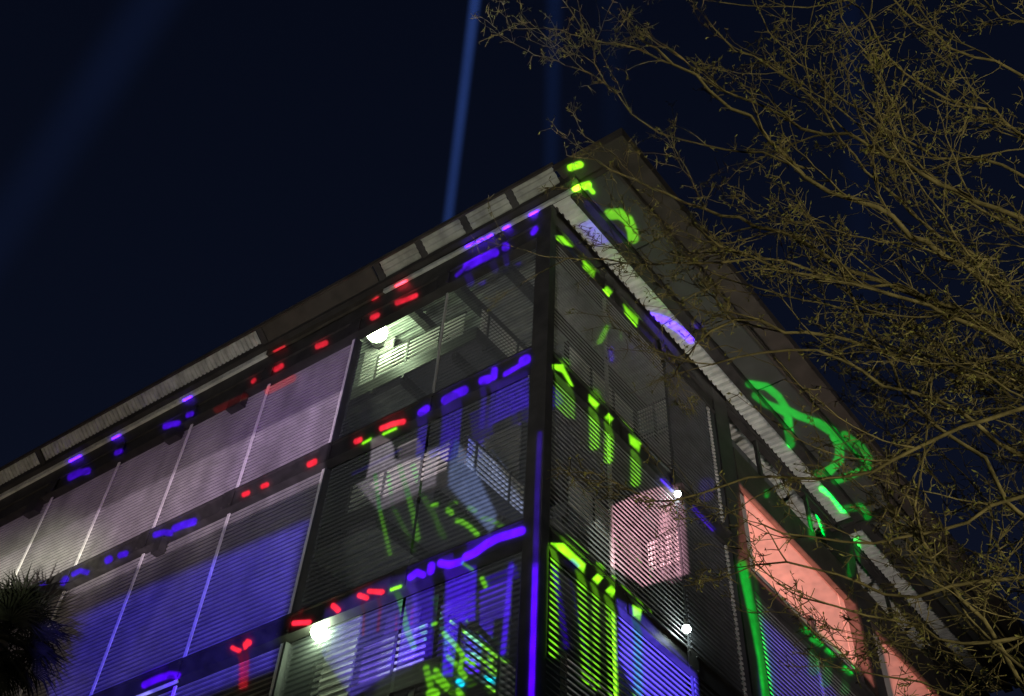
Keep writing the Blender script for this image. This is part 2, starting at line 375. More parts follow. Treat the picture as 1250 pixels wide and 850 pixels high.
az = lmath('ABSOLUTE', sx.outputs[2], 0)
tx = lmath('DIVIDE', sx.outputs[0], az)
ty = lmath('DIVIDE', sx.outputs[1], az)
cu = lmath('DIVIDE', lmath('SUBTRACT', tx, SX0), SX1 - SX0)
cv = lmath('DIVIDE', lmath('SUBTRACT', ty, SY0), SY1 - SY0)
cb = ln.nodes.new('ShaderNodeCombineXYZ')
ln.links.new(cu, cb.inputs[0])
ln.links.new(cv, cb.inputs[1])
it = ln.nodes.new('ShaderNodeTexImage')
it.image = raster_slide()
it.extension = 'CLIP'
ln.links.new(cb.outputs[0], it.inputs[0])
ln.links.new(it.outputs[0], em.inputs[0])
em.inputs[1].default_value = 1.0

# ------------------------------------------------------------------ materials


def mat(name, color, rough=0.6, metal=0.0, noise=0.25, scale=6.0, bump=0.0, stretch=None, spec=0.4):
    m = bpy.data.materials.new(name)
    m.use_nodes = True
    t = m.node_tree
    b = t.nodes['Principled BSDF']
    b.inputs['Roughness'].default_value = rough
    b.inputs['Metallic'].default_value = metal
    b.inputs['Specular IOR Level'].default_value = spec
    co = t.nodes.new('ShaderNodeTexCoord')
    mp = t.nodes.new('ShaderNodeMapping')
    if stretch:
        mp.inputs['Scale'].default_value = stretch
    t.links.new(co.outputs['Object'], mp.inputs[0])
    n = t.nodes.new('ShaderNodeTexNoise')
    n.inputs['Scale'].default_value = scale
    n.inputs['Detail'].default_value = 6
    t.links.new(mp.outputs[0], n.inputs['Vector'])
    r = t.nodes.new('ShaderNodeValToRGB')
    r.color_ramp.elements[0].position = 0.3
    r.color_ramp.elements[1].position = 0.7
    r.color_ramp.elements[0].color = tuple(c * (1 - noise) for c in color) + (1,)
    r.color_ramp.elements[1].color = tuple(min(1, c * (1 + noise)) for c in color) + (1,)
    t.links.new(n.outputs[0], r.inputs[0])
    t.links.new(r.outputs[0], b.inputs['Base Color'])
    if bump:
        bp = t.nodes.new('ShaderNodeBump')
        bp.inputs['Strength'].default_value = bump
        bp.inputs['Distance'].default_value = 0.02
        t.links.new(n.outputs[0], bp.inputs['Height'])
        t.links.new(bp.outputs[0], b.inputs['Normal'])
    return m


M_STEEL = mat('dark_painted_steel', (0.046, 0.043, 0.042), 0.55, 0, 0.35, 3.0, 0.15)
M_BROWN = mat('brown_painted_steel', (0.060, 0.052, 0.044), 0.6, 0, 0.3, 2.5, 0.1)
M_ALU = mat('pale_louvre_aluminium', (0.47, 0.45, 0.45), 0.5, 0.0, 0.3, 1.6, stretch=(1, 1, .35))
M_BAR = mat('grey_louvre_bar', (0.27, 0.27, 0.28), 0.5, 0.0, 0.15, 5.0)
M_POST = mat('white_post', (0.85, 0.82, 0.80), 0.5, 0, 0.05, 3.0)
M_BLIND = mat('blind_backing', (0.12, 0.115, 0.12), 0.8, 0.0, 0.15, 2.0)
M_GALV = mat('galvanised_sheet', (0.48, 0.49, 0.47), 0.5, 0.0, 0.3, 4.0, 0.05)
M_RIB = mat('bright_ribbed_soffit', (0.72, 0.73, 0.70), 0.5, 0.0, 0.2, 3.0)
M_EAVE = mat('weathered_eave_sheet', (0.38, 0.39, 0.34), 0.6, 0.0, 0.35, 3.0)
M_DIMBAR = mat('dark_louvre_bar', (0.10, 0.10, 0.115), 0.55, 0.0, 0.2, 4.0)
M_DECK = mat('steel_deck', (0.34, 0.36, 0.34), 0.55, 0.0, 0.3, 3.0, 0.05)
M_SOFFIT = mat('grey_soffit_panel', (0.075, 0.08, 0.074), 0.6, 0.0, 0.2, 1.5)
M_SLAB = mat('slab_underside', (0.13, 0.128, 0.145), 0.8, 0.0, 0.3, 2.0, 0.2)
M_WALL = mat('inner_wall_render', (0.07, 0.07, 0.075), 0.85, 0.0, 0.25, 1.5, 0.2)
M_PANEL = mat('dark_cladding', (0.06, 0.06, 0.07), 0.6, 0.0, 0.25, 2.0)
M_PLASTER = mat('pale_plaster', (0.60, 0.55, 0.52), 0.85, 0.0, 0.08, 1.2, 0.05)
M_BARK = mat('bark', (0.14, 0.118, 0.068), 0.9, 0.0, 0.45, 14.0, 0.4)
M_LEAF = mat('acacia_leaf', (0.13, 0.13, 0.04), 0.7, 0.0, 0.4, 9.0)
M_PALM = mat('palm_leaf', (0.012, 0.014, 0.009), 0.8, 0.0, 0.4, 5.0, spec=0.1)
M_PTRUNK = mat('palm_trunk_fibre', (0.09, 0.07, 0.05), 0.9, 0.0, 0.4, 12.0, 0.6, (1, 1, 4))
M_GROUND = mat('plaza_paving', (0.16, 0.15, 0.14), 0.85, 0.0, 0.25, 0.8, 0.1)


def veil(name, color, clear):
    m = bpy.data.materials.new(name)
    m.use_nodes = True
    t = m.node_tree
    b = t.nodes['Principled BSDF']
    b.inputs['Base Color'].default_value = color + (1,)
    b.inputs['Roughness'].default_value = 0.8
    b.inputs['Specular IOR Level'].default_value = 0.1
    co = t.nodes.new('ShaderNodeTexCoord')
    sp = t.nodes.new('ShaderNodeSeparateXYZ')
    t.links.new(co.outputs['Object'], sp.inputs[0])
    ml = t.nodes.new('ShaderNodeMath'); ml.operation = 'MULTIPLY'; ml.inputs[1].default_value = 2 * math.pi / 0.105
    t.links.new(sp.outputs[2], ml.inputs[0])
    sn = t.nodes.new('ShaderNodeMath'); sn.operation = 'SINE'
    t.links.new(ml.outputs[0], sn.inputs[0])
    ma = t.nodes.new('ShaderNodeMath'); ma.operation = 'MULTIPLY_ADD'; ma.inputs[1].default_value = 0.16; ma.inputs[2].default_value = 1 - clear
    t.links.new(sn.outputs[0], ma.inputs[0])
    t.links.new(ma.outputs[0], b.inputs['Alpha'])
    return m


M_VEIL = veil('woven_mesh_screen', (0.20, 0.21, 0.23), 0.72)


def glow(name, color, strength):
    m = bpy.data.materials.new(name)
    m.use_nodes = True
    b = m.node_tree.nodes['Principled BSDF']
    b.inputs['Base Color'].default_value = (0.8, 0.8, 0.75, 1)
    b.inputs['Emission Color'].default_value = color + (1,)
    b.inputs['Emission Strength'].default_value = strength
    return m


M_BULB = glow('lamp_glass', (0.74, 1.0, 0.58), 75)
M_BULBW = glow('lamp_glass_white', (0.8, 1.0, 0.9), 70)

# ------------------------------------------------------------------ mesh helpers


class MB:
    def __init__(self):
        self.v = []
        self.f = []

    def hexa(self, p):
        """eight corners: four below (counter-clockwise seen from above) then four above"""
        k = len(self.v)
        self.v += [tuple(x) for x in p]
        self.f += [(k, k + 3, k + 2, k + 1), (k + 4, k + 5, k + 6, k + 7), (k, k + 1, k + 5, k + 4),
                   (k + 1, k + 2, k + 6, k + 5), (k + 2, k + 3, k + 7, k + 6), (k + 3, k, k + 4, k + 7)]

    def box(self, u0, u1, v0, v1, z0, z1):
        """box in the building's own axes"""
        q = [(u0, v0), (u0, v1), (u1, v1), (u1, v0)]
        self.hexa([W(a, b, z0) for a, b in q] + [W(a, b, z1) for a, b in q])
        return self

    def deck(self, u0, u1, v0, v1, z, pitch, depth, along='u', thick=0.012):
        """trapezoidal sheet: ribs run along u (or v); its lowest flats are at z"""
        a0, a1 = (v0, v1) if along == 'u' else (u0, u1)
        prof = []
        x = a0
        while x < a1 - 1e-6:
            for fr, hh in ((0.0, 0), (0.42, 0), (0.52, 1), (0.90, 1)):
                xx = x + fr * pitch
                if xx <= a1:
                    prof.append((xx, z + hh * depth))
            x += pitch
        prof.append((a1, z))
        k = len(self.v)
        for off in (0.0, thick):
            for xx, zz in prof:
                for e in ((u0, u1) if along == 'u' else (v0, v1)):
                    self.v.append(tuple(W(e, xx, zz + off) if along == 'u' else W(xx, e, zz + off)))
        n = len(prof)
        for s in (0, 1):
            o = k + s * 2 * n
            for i in range(n - 1):
                q = (o + 2 * i, o + 2 * i + 1, o + 2 * i + 3, o + 2 * i + 2)
                self.f.append(q if s else q[::-1])
        for i in range(n - 1):
            for e in (0, 1):
                self.f.append((k + 2 * i + e, k + 2 * i + 2 + e, k + 2 * n + 2 * i + 2 + e, k + 2 * n + 2 * i + e))
        return self

    def tube(self, pts, r0, r1, sides=4):
        n = len(pts)
        k = len(self.v)
        for i, p in enumerate(pts):
            d = (pts[min(i + 1, n - 1)] - pts[max(i - 1, 0)])
            if d.length < 1e-9:
                d = Vector((0, 0, 1))
            d.normalize()
            a = d.cross(Vector((0.31, 0.17, 0.93)))
            if a.length < 1e-3:
                a = d.cross(Vector((1, 0, 0)))
            a.normalize()
            b = d.cross(a)
            r = r0 + (r1 - r0) * i / max(1, n - 1)
            for s in range(sides):
                t = 2 * math.pi * s / sides
                self.v.append(tuple(p + a * (r * math.cos(t)) + b * (r * math.sin(t))))
        for i in range(n - 1):
            for s in range(sides):
                s2 = (s + 1) % sides
                self.f.append((k + i * sides + s, k + i * sides + s2, k + (i + 1) * sides + s2, k + (i + 1) * sides + s))
        self.f.append(tuple(k + s for s in range(sides))[::-1])
        self.f.append(tuple(k + (n - 1) * sides + s for s in range(sides)))
        return self

    def ball(self, c, r, seg=20, rings=12, sz=1.0):
        k = len(self.v)
        for i in range(rings + 1):
            ph = math.pi * i / rings
            for s in range(seg):
                t = 2 * math.pi * s / seg
                self.v.append((c[0] + r * math.sin(ph) * math.cos(t), c[1] + r * math.sin(ph) * math.sin(t), c[2] + sz * r * math.cos(ph)))
        for i in range(rings):
            for s in range(seg):
                s2 = (s + 1) % seg
                self.f.append((k + i * seg + s, k + (i + 1) * seg + s, k + (i + 1) * seg + s2, k + i * seg + s2))
        return self

    def build(self, name, m, parent=None, smooth=False, kind=None, label=None):
        me = bpy.data.meshes.new(name)
        me.from_pydata(self.v, [], self.f)
        me.materials.append(m)
        if smooth:
            me.shade_smooth()
        me.update()
        o = bpy.data.objects.new(name, me)
        COL.objects.link(o)
        if parent:
            put(o, parent)
        if kind:
            o['kind'] = kind
        if label:
            o['label'] = label
        return o


def put(o, parent):
    o.parent = parent
    pw = Matrix.Identity(4)
    q = parent
    while q:
        pw = Matrix.Translation(q.location) @ pw
        q = q.parent
    o.matrix_parent_inverse = pw.inverted()


def thing(name, loc, label, cat, group=None):
    o = bpy.data.objects.new(name, None)
    o.empty_display_size = 0.3
    COL.objects.link(o)
    o.location = loc
    tag(o, label, cat, group)
    return o


def tag(o, label, cat, group=None):
    o['label'] = label
    o['category'] = cat
    if group:
        o['group'] = group
    return o


def box(name, m, parent, *a, **k):
    return MB().box(*a).build(name, m, parent, **k)


def ibeam(mb, axis, a0, a1, o0, o1, z0, z1):
    """steel I-section running along u ('u') or v ('v'); o0..o1 is its depth into the building"""
    t = 0.035
    mid = (o0 + o1) / 2
    for (p0, p1, q0, q1) in ((o0, o1, z0, z0 + t), (o0, o1, z1 - t, z1), (o0 + 0.05, o0 + 0.075, z0 + t, z1 - t)):
        if axis == 'u':
            mb.box(a0, a1, p0, p1, q0, q1)
        else:
            mb.box(p0, p1, a0, a1, q0, q1)
    return mb

# ------------------------------------------------------------------ ground
g = MB()
N = 12
for i in range(N + 1):
    for j in range(N + 1):
        g.v.append((-900 + 1800 * i / N, -900 + 1800 * j / N, 0))
for i in range(N):
    for j in range(N):
        a = i * (N + 1) + j
        g.f.append((a, a + N + 1, a + N + 2, a + 1))
gr = g.build('ground', M_GROUND)
gr['kind'] = 'structure'

# ------------------------------------------------------------------ the building
B = thing('office_building', W(0, 0, 0), 'steel framed building with louvred screens and deep overhanging roof under coloured projected lights', 'building')

# columns
def column(u0, u1, v0, v1, z1):
    return box('column', M_STEEL, B, u0, u1, v0, v1, 0.0, z1)

column(0.0, 0.33, 0.0, 0.19, 21.08)
column(0.02, 0.46, 6.22, 6.86, 21.02)
c3 = column(-0.08, 0.34, 12.25, 12.8, 20.95)
column(0.02, 0.4, 18.6, 19.1, 20.9)
for u in (12.7, 22.3):
    column(u, u + 0.3, 0.24, 0.5, 20.1)
# arm from the third column out under the roof edge
MB().box(-0.44, 0.34, 12.3, 12.75, 20.98, 21.12).box(-1.5, -0.1, 12.42, 12.62, 20.96, 21.14).build('roof_bracket', M_STEEL, B)

LB = [(4.2, 4.7), (8.3, 8.78), (12.32, 12.75), (16.27, 16.77)]
for z0, z1 in LB:
    ibeam(MB(), 'u', 0.332, 22.0, 0.0, 0.2, z0, z1).build('beam', M_STEEL, B)
RB = [(4.1, 4.6), (8.15, 8.65), (12.18, 12.62), (16.08, 16.6)]
for z0, z1 in RB:
    ibeam(MB(), 'v', 0.192, 6.21, 0.0, 0.2, z0, z1).build('beam', M_STEEL, B)
for z0, z1 in ((4.1, 4.6), (8.1, 8.6), (11.9, 12.5), (15.5, 16.03)):
    ibeam(MB(), 'v', 6.87, 22.0, 0.0, 0.22, z0, z1).build('beam', M_STEEL, B)
# top beams: an I-section below a plain fascia plate
ibeam(MB(), 'u', 0.332, 22.0, 0.0, 0.22, 20.15, 20.66).build('beam', M_STEEL, B)
box('fascia_plate', M_STEEL, B, 0.332, 22.0, 0.03, 0.12, 20.664, 21.08)
ibeam(MB(), 'v', 0.192, 6.21, 0.0, 0.22, 20.1, 20.6).build('beam', M_STEEL, B)
box('fascia_plate', M_STEEL, B, 0.02, 0.12, 0.192, 6.21, 20.604, 20.95)
ibeam(MB(), 'v', 6.87, 22.0, 0.0, 0.16, 20.84, 21.10).build('beam', M_STEEL, B)
box('spandrel_panel', M_BROWN, B, 0.0, 0.14, 6.87, 22.0, 18.5, 19.55)
for v in (8.17, 10.6, 14.9, 17.2):
    box('strut', M_STEEL, B, 0.02, 0.1, v, v + 0.1, 19.552, 20.838)

# bolted splice plates along the beams
plates = {}
def splice(axis, a, z0, z1, off=-0.012):
    if (axis, z0, z1) not in plates:
        m = MB()
        hb = (lambda *k: m.box(*k)) if axis == 'u' else (lambda a0, a1, b0, b1, c0, c1: m.box(b0, b1, a0, a1, c0, c1))
        hb(-0.16, 0.16, off, -0.001, z0 + 0.002, z1 - 0.002)
        for dx in (-0.11, 0.11):
            for dz in (0.08, z1 - z0 - 0.08):
                hb(dx - 0.016, dx + 0.016, off - 0.016, off, z0 + dz - 0.016, z0 + dz + 0.016)
        o = plates[axis, z0, z1] = m.build('splice_plate', M_STEEL, B)
    else:
        o = plates[axis, z0, z1].copy()
        COL.objects.link(o)
    o.location = (W(a, 0, 0) if axis == 'u' else W(0, a, 0))
for z0, z1 in LB + [(20.15, 20.66)]:
    for a in (2.7, 5.12, 7.7, 10.16, 12.64, 15.1, 17.56, 20.0):
        splice('u', a, z0, z1)
for z0, z1 in RB + [(20.1, 20.6)]:
    for a in (2.03, 4.13):
        splice('v', a, z0, z1)

# cleats hanging at the beams
for u, z in ((8.35, 19.72), (10.4, 19.8), (15.4, 19.75)):
    MB().box(u, u + 0.42, -0.02, 0.16, z, 20.148).build('cleat', M_STEEL, B)
MB().box(9.38, 9.6, -0.06, 0.1, 15.9, 16.268).build('cleat', M_STEEL, B)
# slim bright pipe under the lowest beam on the left
MB().tube([W(7.4, -0.06, 12.2), W(13, -0.06, 12.2)], 0.035, 0.035, 8).build('conduit', M_ALU, B, True)

# left face: louvred screens, one per bay and storey
SEAM = [5.2, 7.7, 10.16, 12.64, 15.1, 17.56, 20.0, 22.0]
def louvre_bay(u0, u1, z0, z1):
    o = box('louvre_screen', M_BLIND, B, u0, u1, 0.22, 0.24, z0, z1)
    s = MB()
    z = z0 + 0.05
    while z < z1 - 0.03:
        # blade: tilted plate
        q = [(0.16, z), (0.215, z + 0.045)]
        p = [W(u0, 0.150, z), W(u0, 0.215, z + 0.030), W(u1, 0.215, z + 0.030), W(u1, 0.150, z),
             W(u0, 0.150, z + 0.012), W(u0, 0.215, z + 0.042), W(u1, 0.215, z + 0.042), W(u1, 0.150, z + 0.012)]
        s.hexa(p)
        z += 0.106
    s.build('slat_bank', M_ALU, o, kind='stuff')
    box('post', M_POST, o, u0 - 0.036, u0 + 0.036, 0.125, 0.147, z0, z1)
    return o

for z0, z1 in ((8.8, 12.3), (12.77, 16.25), (16.79, 20.13)):
    for u0, u1 in zip(SEAM, SEAM[1:]):
        louvre_bay(u0, u1, z0, z1)
    box('frame_post', M_PANEL, B, 5.11, 5.16, 0.12, 0.3, z0, z1)

# woven mesh screens over the open corner bay
for z0, z1 in ((8.8, 12.3), (12.77, 16.25), (16.79, 20.13)):
    for u0, u1 in ((0.36, 2.68), (2.74, 5.06)):
        box('mesh_screen', M_VEIL, B, u0, u1, 0.205, 0.207, z0, z1)
    if z0 > 16:
        box('post', M_ALU, B, 2.69, 2.73, 0.17, 0.203, z0, z1)

# right face: open louvre bars between the beams, with slim posts
def bar_bay(v0, v1, z0, z1, back=False, pitch=0.108):
    o = MB().box(0.10, 0.15, v0 - 0.03, v0 + 0.03, z0, z1).build('louvre_screen', M_ALU, B)
    s = MB()
    z = z0 + 0.06
    while z < z1 - 0.03:
        s.hexa([W(0.06, v0, z), W(0.06, v1, z), W(0.085, v1, z + 0.006), W(0.085, v0, z + 0.006),
                W(0.06, v0, z + 0.014), W(0.06, v1, z + 0.014), W(0.085, v1, z + 0.02), W(0.085, v0, z + 0.02)])
        z += pitch
    s.build('slat_bank', M_BAR, o, kind='stuff')
    if back:
        box('backing', M_BLIND, o, 0.16, 0.18, v0, v1, z0, z1)
    return o

for k, (z0, z1) in enumerate(((8.67, 12.16), (12.64, 16.06), (16.62, 20.08))):
    bar_bay(0.21, 2.03, z0, z1)
    bar_bay(2.03, 4.12, z0, z1, back=(k == 0))
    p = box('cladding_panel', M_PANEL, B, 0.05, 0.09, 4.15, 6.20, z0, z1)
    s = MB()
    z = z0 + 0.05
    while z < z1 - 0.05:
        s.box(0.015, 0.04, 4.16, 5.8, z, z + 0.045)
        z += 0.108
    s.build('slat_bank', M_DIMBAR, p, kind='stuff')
    s = MB()
    z = z0 + 0.05
    while z < z1 - 0.05:
        s.box(0.0, 0.046, 5.84, 5.93, z, z + 0.05)
        z += 0.106
    s.build('vent_strip', M_ALU, p, kind='stuff')
for z0, z1 in ((8.62, 11.88), (12.52, 15.48)):
    for v0, v1 in ((6.9, 9.6), (9.6, 12.2), (12.85, 15.4), (15.4, 18.5)):
        bar_bay(v0, v1, z0, z1, back=True, pitch=0.11)

# terrace on the right: pale inner wall below the spandrel
for k in range(6):
    box('wall_panel', M_PLASTER, B, 0.24 + .004 * (k % 2), 0.40, 6.9 + 2.52 * k, 6.9 + 2.52 * k + 2.508, 15.6, 19.6)
for v in (9.75, 12.0, 15.4):
    MB().box(0.16, 0.236, v, v + 0.2, 16.035, 16.75).build('cover_plate', M_PANEL, B)
for k, z in enumerate((16.25, 16.42)):
    MB().tube([W(0.2, 6.9, z), W(0.2, 22, z)], 0.007, 0.007, 5).build('handrail_wire', M_STEEL, B)

# floor slabs set back from the frame, with ribbed undersides and joists
def slab(z):
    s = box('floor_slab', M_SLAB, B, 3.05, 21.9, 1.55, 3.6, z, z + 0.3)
    MB().box(3.05, 9.0, 3.602, 9.5, z, z + 0.3).box(2.05, 3.048, 3.42, 9.5, z, z + 0.3).box(0.3, 2.048, 6.22, 9.5, z, z + 0.3).build('slab_wing', M_SLAB, s)
    d = MB().deck(5.15, 7.1, 1.7, 3.3, z - 0.07, 0.2, 0.05)
    d.build('ribbed_deck', M_DECK, s)
    for u in (3.6, 5.0, 7.1):
        box('joist', M_STEEL, s, u, u + 0.12, 1.6, 3.55, z - 0.25, z - 0.003)
    # channel along the free edges
    MB().box(3.02, 6.6, 1.49, 1.545, z - 0.05, z + 0.33).box(2.99, 3.045, 1.49, 3.4, z - 0.05, z + 0.33).build('edge_channel', M_STEEL, s)
    return s

SLABS = [slab(z) for z in (7.85, 11.75, 16.05, 20.15)]

def railing(axis, a0, a1, off, z0, n, pitch, posts, mslat=M_POST, th=0.05):
    """horizontal slat railing along an edge"""
    t = z0 + n * pitch
    r = (MB().box(a0, a1, off + 0.03, off + 0.08, t, t + 0.03) if axis == 'u' else MB().box(off + 0.03, off + 0.08, a0, a1, t, t + 0.03)).build('railing', M_STEEL, B)
    for a in posts:
        (MB().box(a - 0.03, a + 0.03, off - 0.012, off + 0.09, z0 - 0.25, t - 0.002) if axis == 'u' else
         MB().box(off - 0.012, off + 0.09, a - 0.03, a + 0.03, z0 - 0.25, t - 0.002)).build('post', M_STEEL, r)
    first = None
    for i in range(n):
        if first is None:
            m = MB()
            if axis == 'u':
                m.box(a0, a1, off, off + 0.028, z0, z0 + th)
            else:
                m.box(off, off + 0.028, a0, a1, z0, z0 + th)
            first = m.build('slat', mslat, r)
        else:
            c = first.copy()
            c.location = (0, 0, i * pitch)
            COL.objects.link(c)
    return r

for z in (11.8, 16.1, 20.2):
    railing('u', 3.4, 5.9, 1.5, z + 0.05, 8, 0.135, (4.05, 5.0, 5.9))
    railing('v', 1.62, 3.4, 3.0, z + 0.05, 8, 0.135, (1.85, 2.9, 3.4))
    railing('v', 3.5, 6.2, 2.05, z + 0.05, 8, 0.135, (3.5, 4.4, 5.3, 6.17))
    railing('u', 1.05, 2.05, 6.22, z + 0.05, 8, 0.135, (1.08, 1.55, 2.03))

# inner walls and window blinds behind the galleries
def blind(axis, a0, a1, off, z0, z1, m=M_ALU, pitch=0.15):
    o = box('window_blind', M_BLIND, B, *((a0, a1, off, off + 0.02) if axis == 'u' else (off, off + 0.02, a0, a1)), z0, z1)
    s = MB()
    z = z0 + 0.02
    while z < z1 - 0.05:
        if axis == 'u':
            s.box(a0, a1, off - 0.035, off - 0.003, z, z + 0.06)
        else:
            s.box(off - 0.035, off - 0.003, a0, a1, z, z + 0.06)
        z += pitch
    s.build('slat_bank', m, o, kind='stuff')
    return o

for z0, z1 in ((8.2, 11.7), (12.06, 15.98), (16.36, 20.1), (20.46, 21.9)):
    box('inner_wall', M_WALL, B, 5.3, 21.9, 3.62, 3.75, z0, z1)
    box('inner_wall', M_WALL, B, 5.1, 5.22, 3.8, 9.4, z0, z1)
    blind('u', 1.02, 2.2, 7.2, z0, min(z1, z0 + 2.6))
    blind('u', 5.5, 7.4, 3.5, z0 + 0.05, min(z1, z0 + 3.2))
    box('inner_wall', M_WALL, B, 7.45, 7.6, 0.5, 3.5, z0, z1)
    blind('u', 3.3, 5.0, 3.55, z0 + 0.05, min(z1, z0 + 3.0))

# lit window blind just inside the lowest bay, under the lamp
blind('u', 4.35, 5.05, 0.95, 9.5, 13.3, M_ALU, 0.15)
# window wall beside the upper lamp
blind('u', 5.6, 6.5, 1.62, 20.5, 21.95, M_ALU, 0.12)
box('wall_panel', M_WALL, B, 6.52, 7.2, 1.62, 1.7, 20.5, 21.95)

# ceiling deck under the roof with cross joists
cdk = MB().deck(0.32, 8.6, 0.3, 9.5, 22.0, 0.25, 0.10).build('ceiling_deck', M_DECK, B)
for u in (0.9, 2.05, 3.3, 4.6, 5.9, 7.2):
    box('joist', M_STEEL, cdk, u, u + 0.18, 0.31, 9.4, 21.72, 21.996)

# roof
R = MB().box(-2.0, 22.2, -0.19, 0.28, 21.47, 21.62).box(-2.0, -0.42, -0.49, -0.192, 21.47, 21.62).box(-2.0, 0.28, 0.282, 22.2, 21.47, 21.62).build('roof', M_BROWN, B)
MB().box(0.0, 22.2, 0.14, 0.27, 21.12, 22.2).box(0.14, 0.27, 0.29, 22.2, 21.12, 22.2).build('parapet', M_STEEL, R)
MB().box(0.28, 22.2, 0.29, 22.2, 22.2, 22.4).build('roof_slab', M_BROWN, R)
# left eave: sheets that rise towards the outer edge
def eave_sheet(mb):
    out = []
    for x, y, z in mb.v:
        v = x / VX
        out.append((x, y, z + max(0.0, -0.20 - v) * 0.85))
    mb.v = out
    return mb
for (ua, ub) in ((0.84, 1.86), (2.04, 3.06), (3.24, 4.22), (-0.35, 0.66)):
    eave_sheet(MB().deck(ua, ub, -0.50, -0.20, 21.36, 0.10, 0.03, 'u')).build('eave_panel', M_EAVE, R)
for u in (0.65, 1.85, 3.05, 4.22, 7.75, 15.6):
    eave_sheet(MB().box(u + .01, u + 0.17, -0.49, -0.192, 21.335, 21.40)).build('outrigger', M_STEEL, R)
eave_sheet(MB().box(4.44, 7.74, -0.49, -0.19, 21.345, 21.40)).build('eave_box', M_BROWN, R)
eave_sheet(MB().deck(7.96, 15.58, -0.50, -0.22, 21.36, 0.13, 0.05, 'v')).build('eave_deck', M_GALV, R)
eave_sheet(MB().deck(15.82, 22.2, -0.50, -0.22, 21.36, 0.13, 0.05, 'v')).build('eave_deck', M_GALV, R)
box('gutter', M_STEEL, R, -0.72, 22.2, -0.19, -0.06, 21.24, 21.44)
box('soffit_strip', M_GALV, R, -0.70, 4.4, -0.055, 0.02, 21.10, 21.20)
s = MB()
u = 7.9
while u < 22:
    s.box(u, u + 0.09, -0.055, 0.02, 21.10, 21.38)
    u += 0.13
s.box(7.9, 22.0, -0.04, 0.026, 21.104, 21.37)
s.build('ribbed_strip', M_RIB, R, kind='stuff')
box('soffit_strip', M_BROWN, R, 4.41, 7.89, -0.055, 0.02, 21.10, 21.25)
# right eave: ribbed soffit strip, channel, flat panels, rail, outer edge board
MB().deck(-0.44, 0.0, 0.06, 22.0, 21.14, 0.2, 0.09, 'u').build('soffit_deck', M_RIB, R)
box('edge_trim', M_BROWN, R, -0.4, 22.2, -0.545, -0.502, 21.56, 21.68)
box('channel', M_STEEL, R, -0.68, -0.44, 0.04, 22.0, 21.02, 21.2)
v = 0.0
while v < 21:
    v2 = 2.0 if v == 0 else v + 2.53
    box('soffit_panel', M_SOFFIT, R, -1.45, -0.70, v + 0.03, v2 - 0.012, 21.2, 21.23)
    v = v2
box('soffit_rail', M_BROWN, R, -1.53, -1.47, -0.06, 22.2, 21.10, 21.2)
box('edge_board', M_BROWN, R, -2.03, -1.56, -0.5, 22.2, 21.30, 21.36)
box('edge_board', M_BROWN, R, -1.55, -0.74, -0.5, -0.08, 21.30, 21.36)
MB().box(-2.03, -2.0, -0.5, 22.2, 21.362, 21.62).box(-1.99, -0.40, -0.5, -0.475, 21.37, 21.62).build('fascia', M_BROWN, R)
# terrace ceiling on the right
MB().deck(0.30, 3.0, 6.9, 22.0, 21.16, 0.2, 0.09, 'u').build('ceiling_deck', M_RIB, B)

# ------------------------------------------------------------------ lamps
def lamp(loc, r, m, label, hang):
    t = thing('wall_lamp', loc, label, 'lamp', 'lamps on the galleries')
    MB().ball(loc, r, 20, 12, 1.0).build('lamp_globe', m, t, True)
    c = Vector(loc)
    MB().tube([c + hang * (r * 0.9), c + hang * (r + 0.12)], r * 0.45, r * 0.5, 10).build('lamp_bracket', M_STEEL, t)
    return t

lamp(W(5.55, 1.0, 21.46), 0.25, M_BULB, 'large glaring white globe lamp high under the roof on the left face', Vector((0, 0, 1)))
lamp(W(4.36, 0.1, 12.2), 0.13, M_BULB, 'white globe lamp below the lowest beam beside a lit blind', Vector((0, 0, 1)))
lamp(W(-0.06, 4.02, 16.0), 0.06, M_BULBW, 'small white lamp above the pink lit recess on the right face', Vector((0, 0, 1)))
lamp(W(-0.09, 3.84, 12.84), 0.07, M_BULBW, 'small white lamp at the foot of the right face louvres, above the lowest beam', Vector((0, 0, 1)))

# ------------------------------------------------------------------ bare thorny tree on the right
tree = thing('mesquite_tree', (-4.3, -7.3, 0.0), 'bare thorn tree with fine tangled brown twigs in front of the building', 'tree')
TR = random.Random(5)
FORK = Vector((-4.45, -7.0, 3.3))
tk = MB()
tk.tube([Vector((-4.3, -7.3, -0.1)), Vector((-4.28, -7.25, 0.8)), Vector((-4.4, -7.12, 1.9)), FORK], 0.17, 0.12, 10)
tk.build('trunk', M_BARK, tree, True)

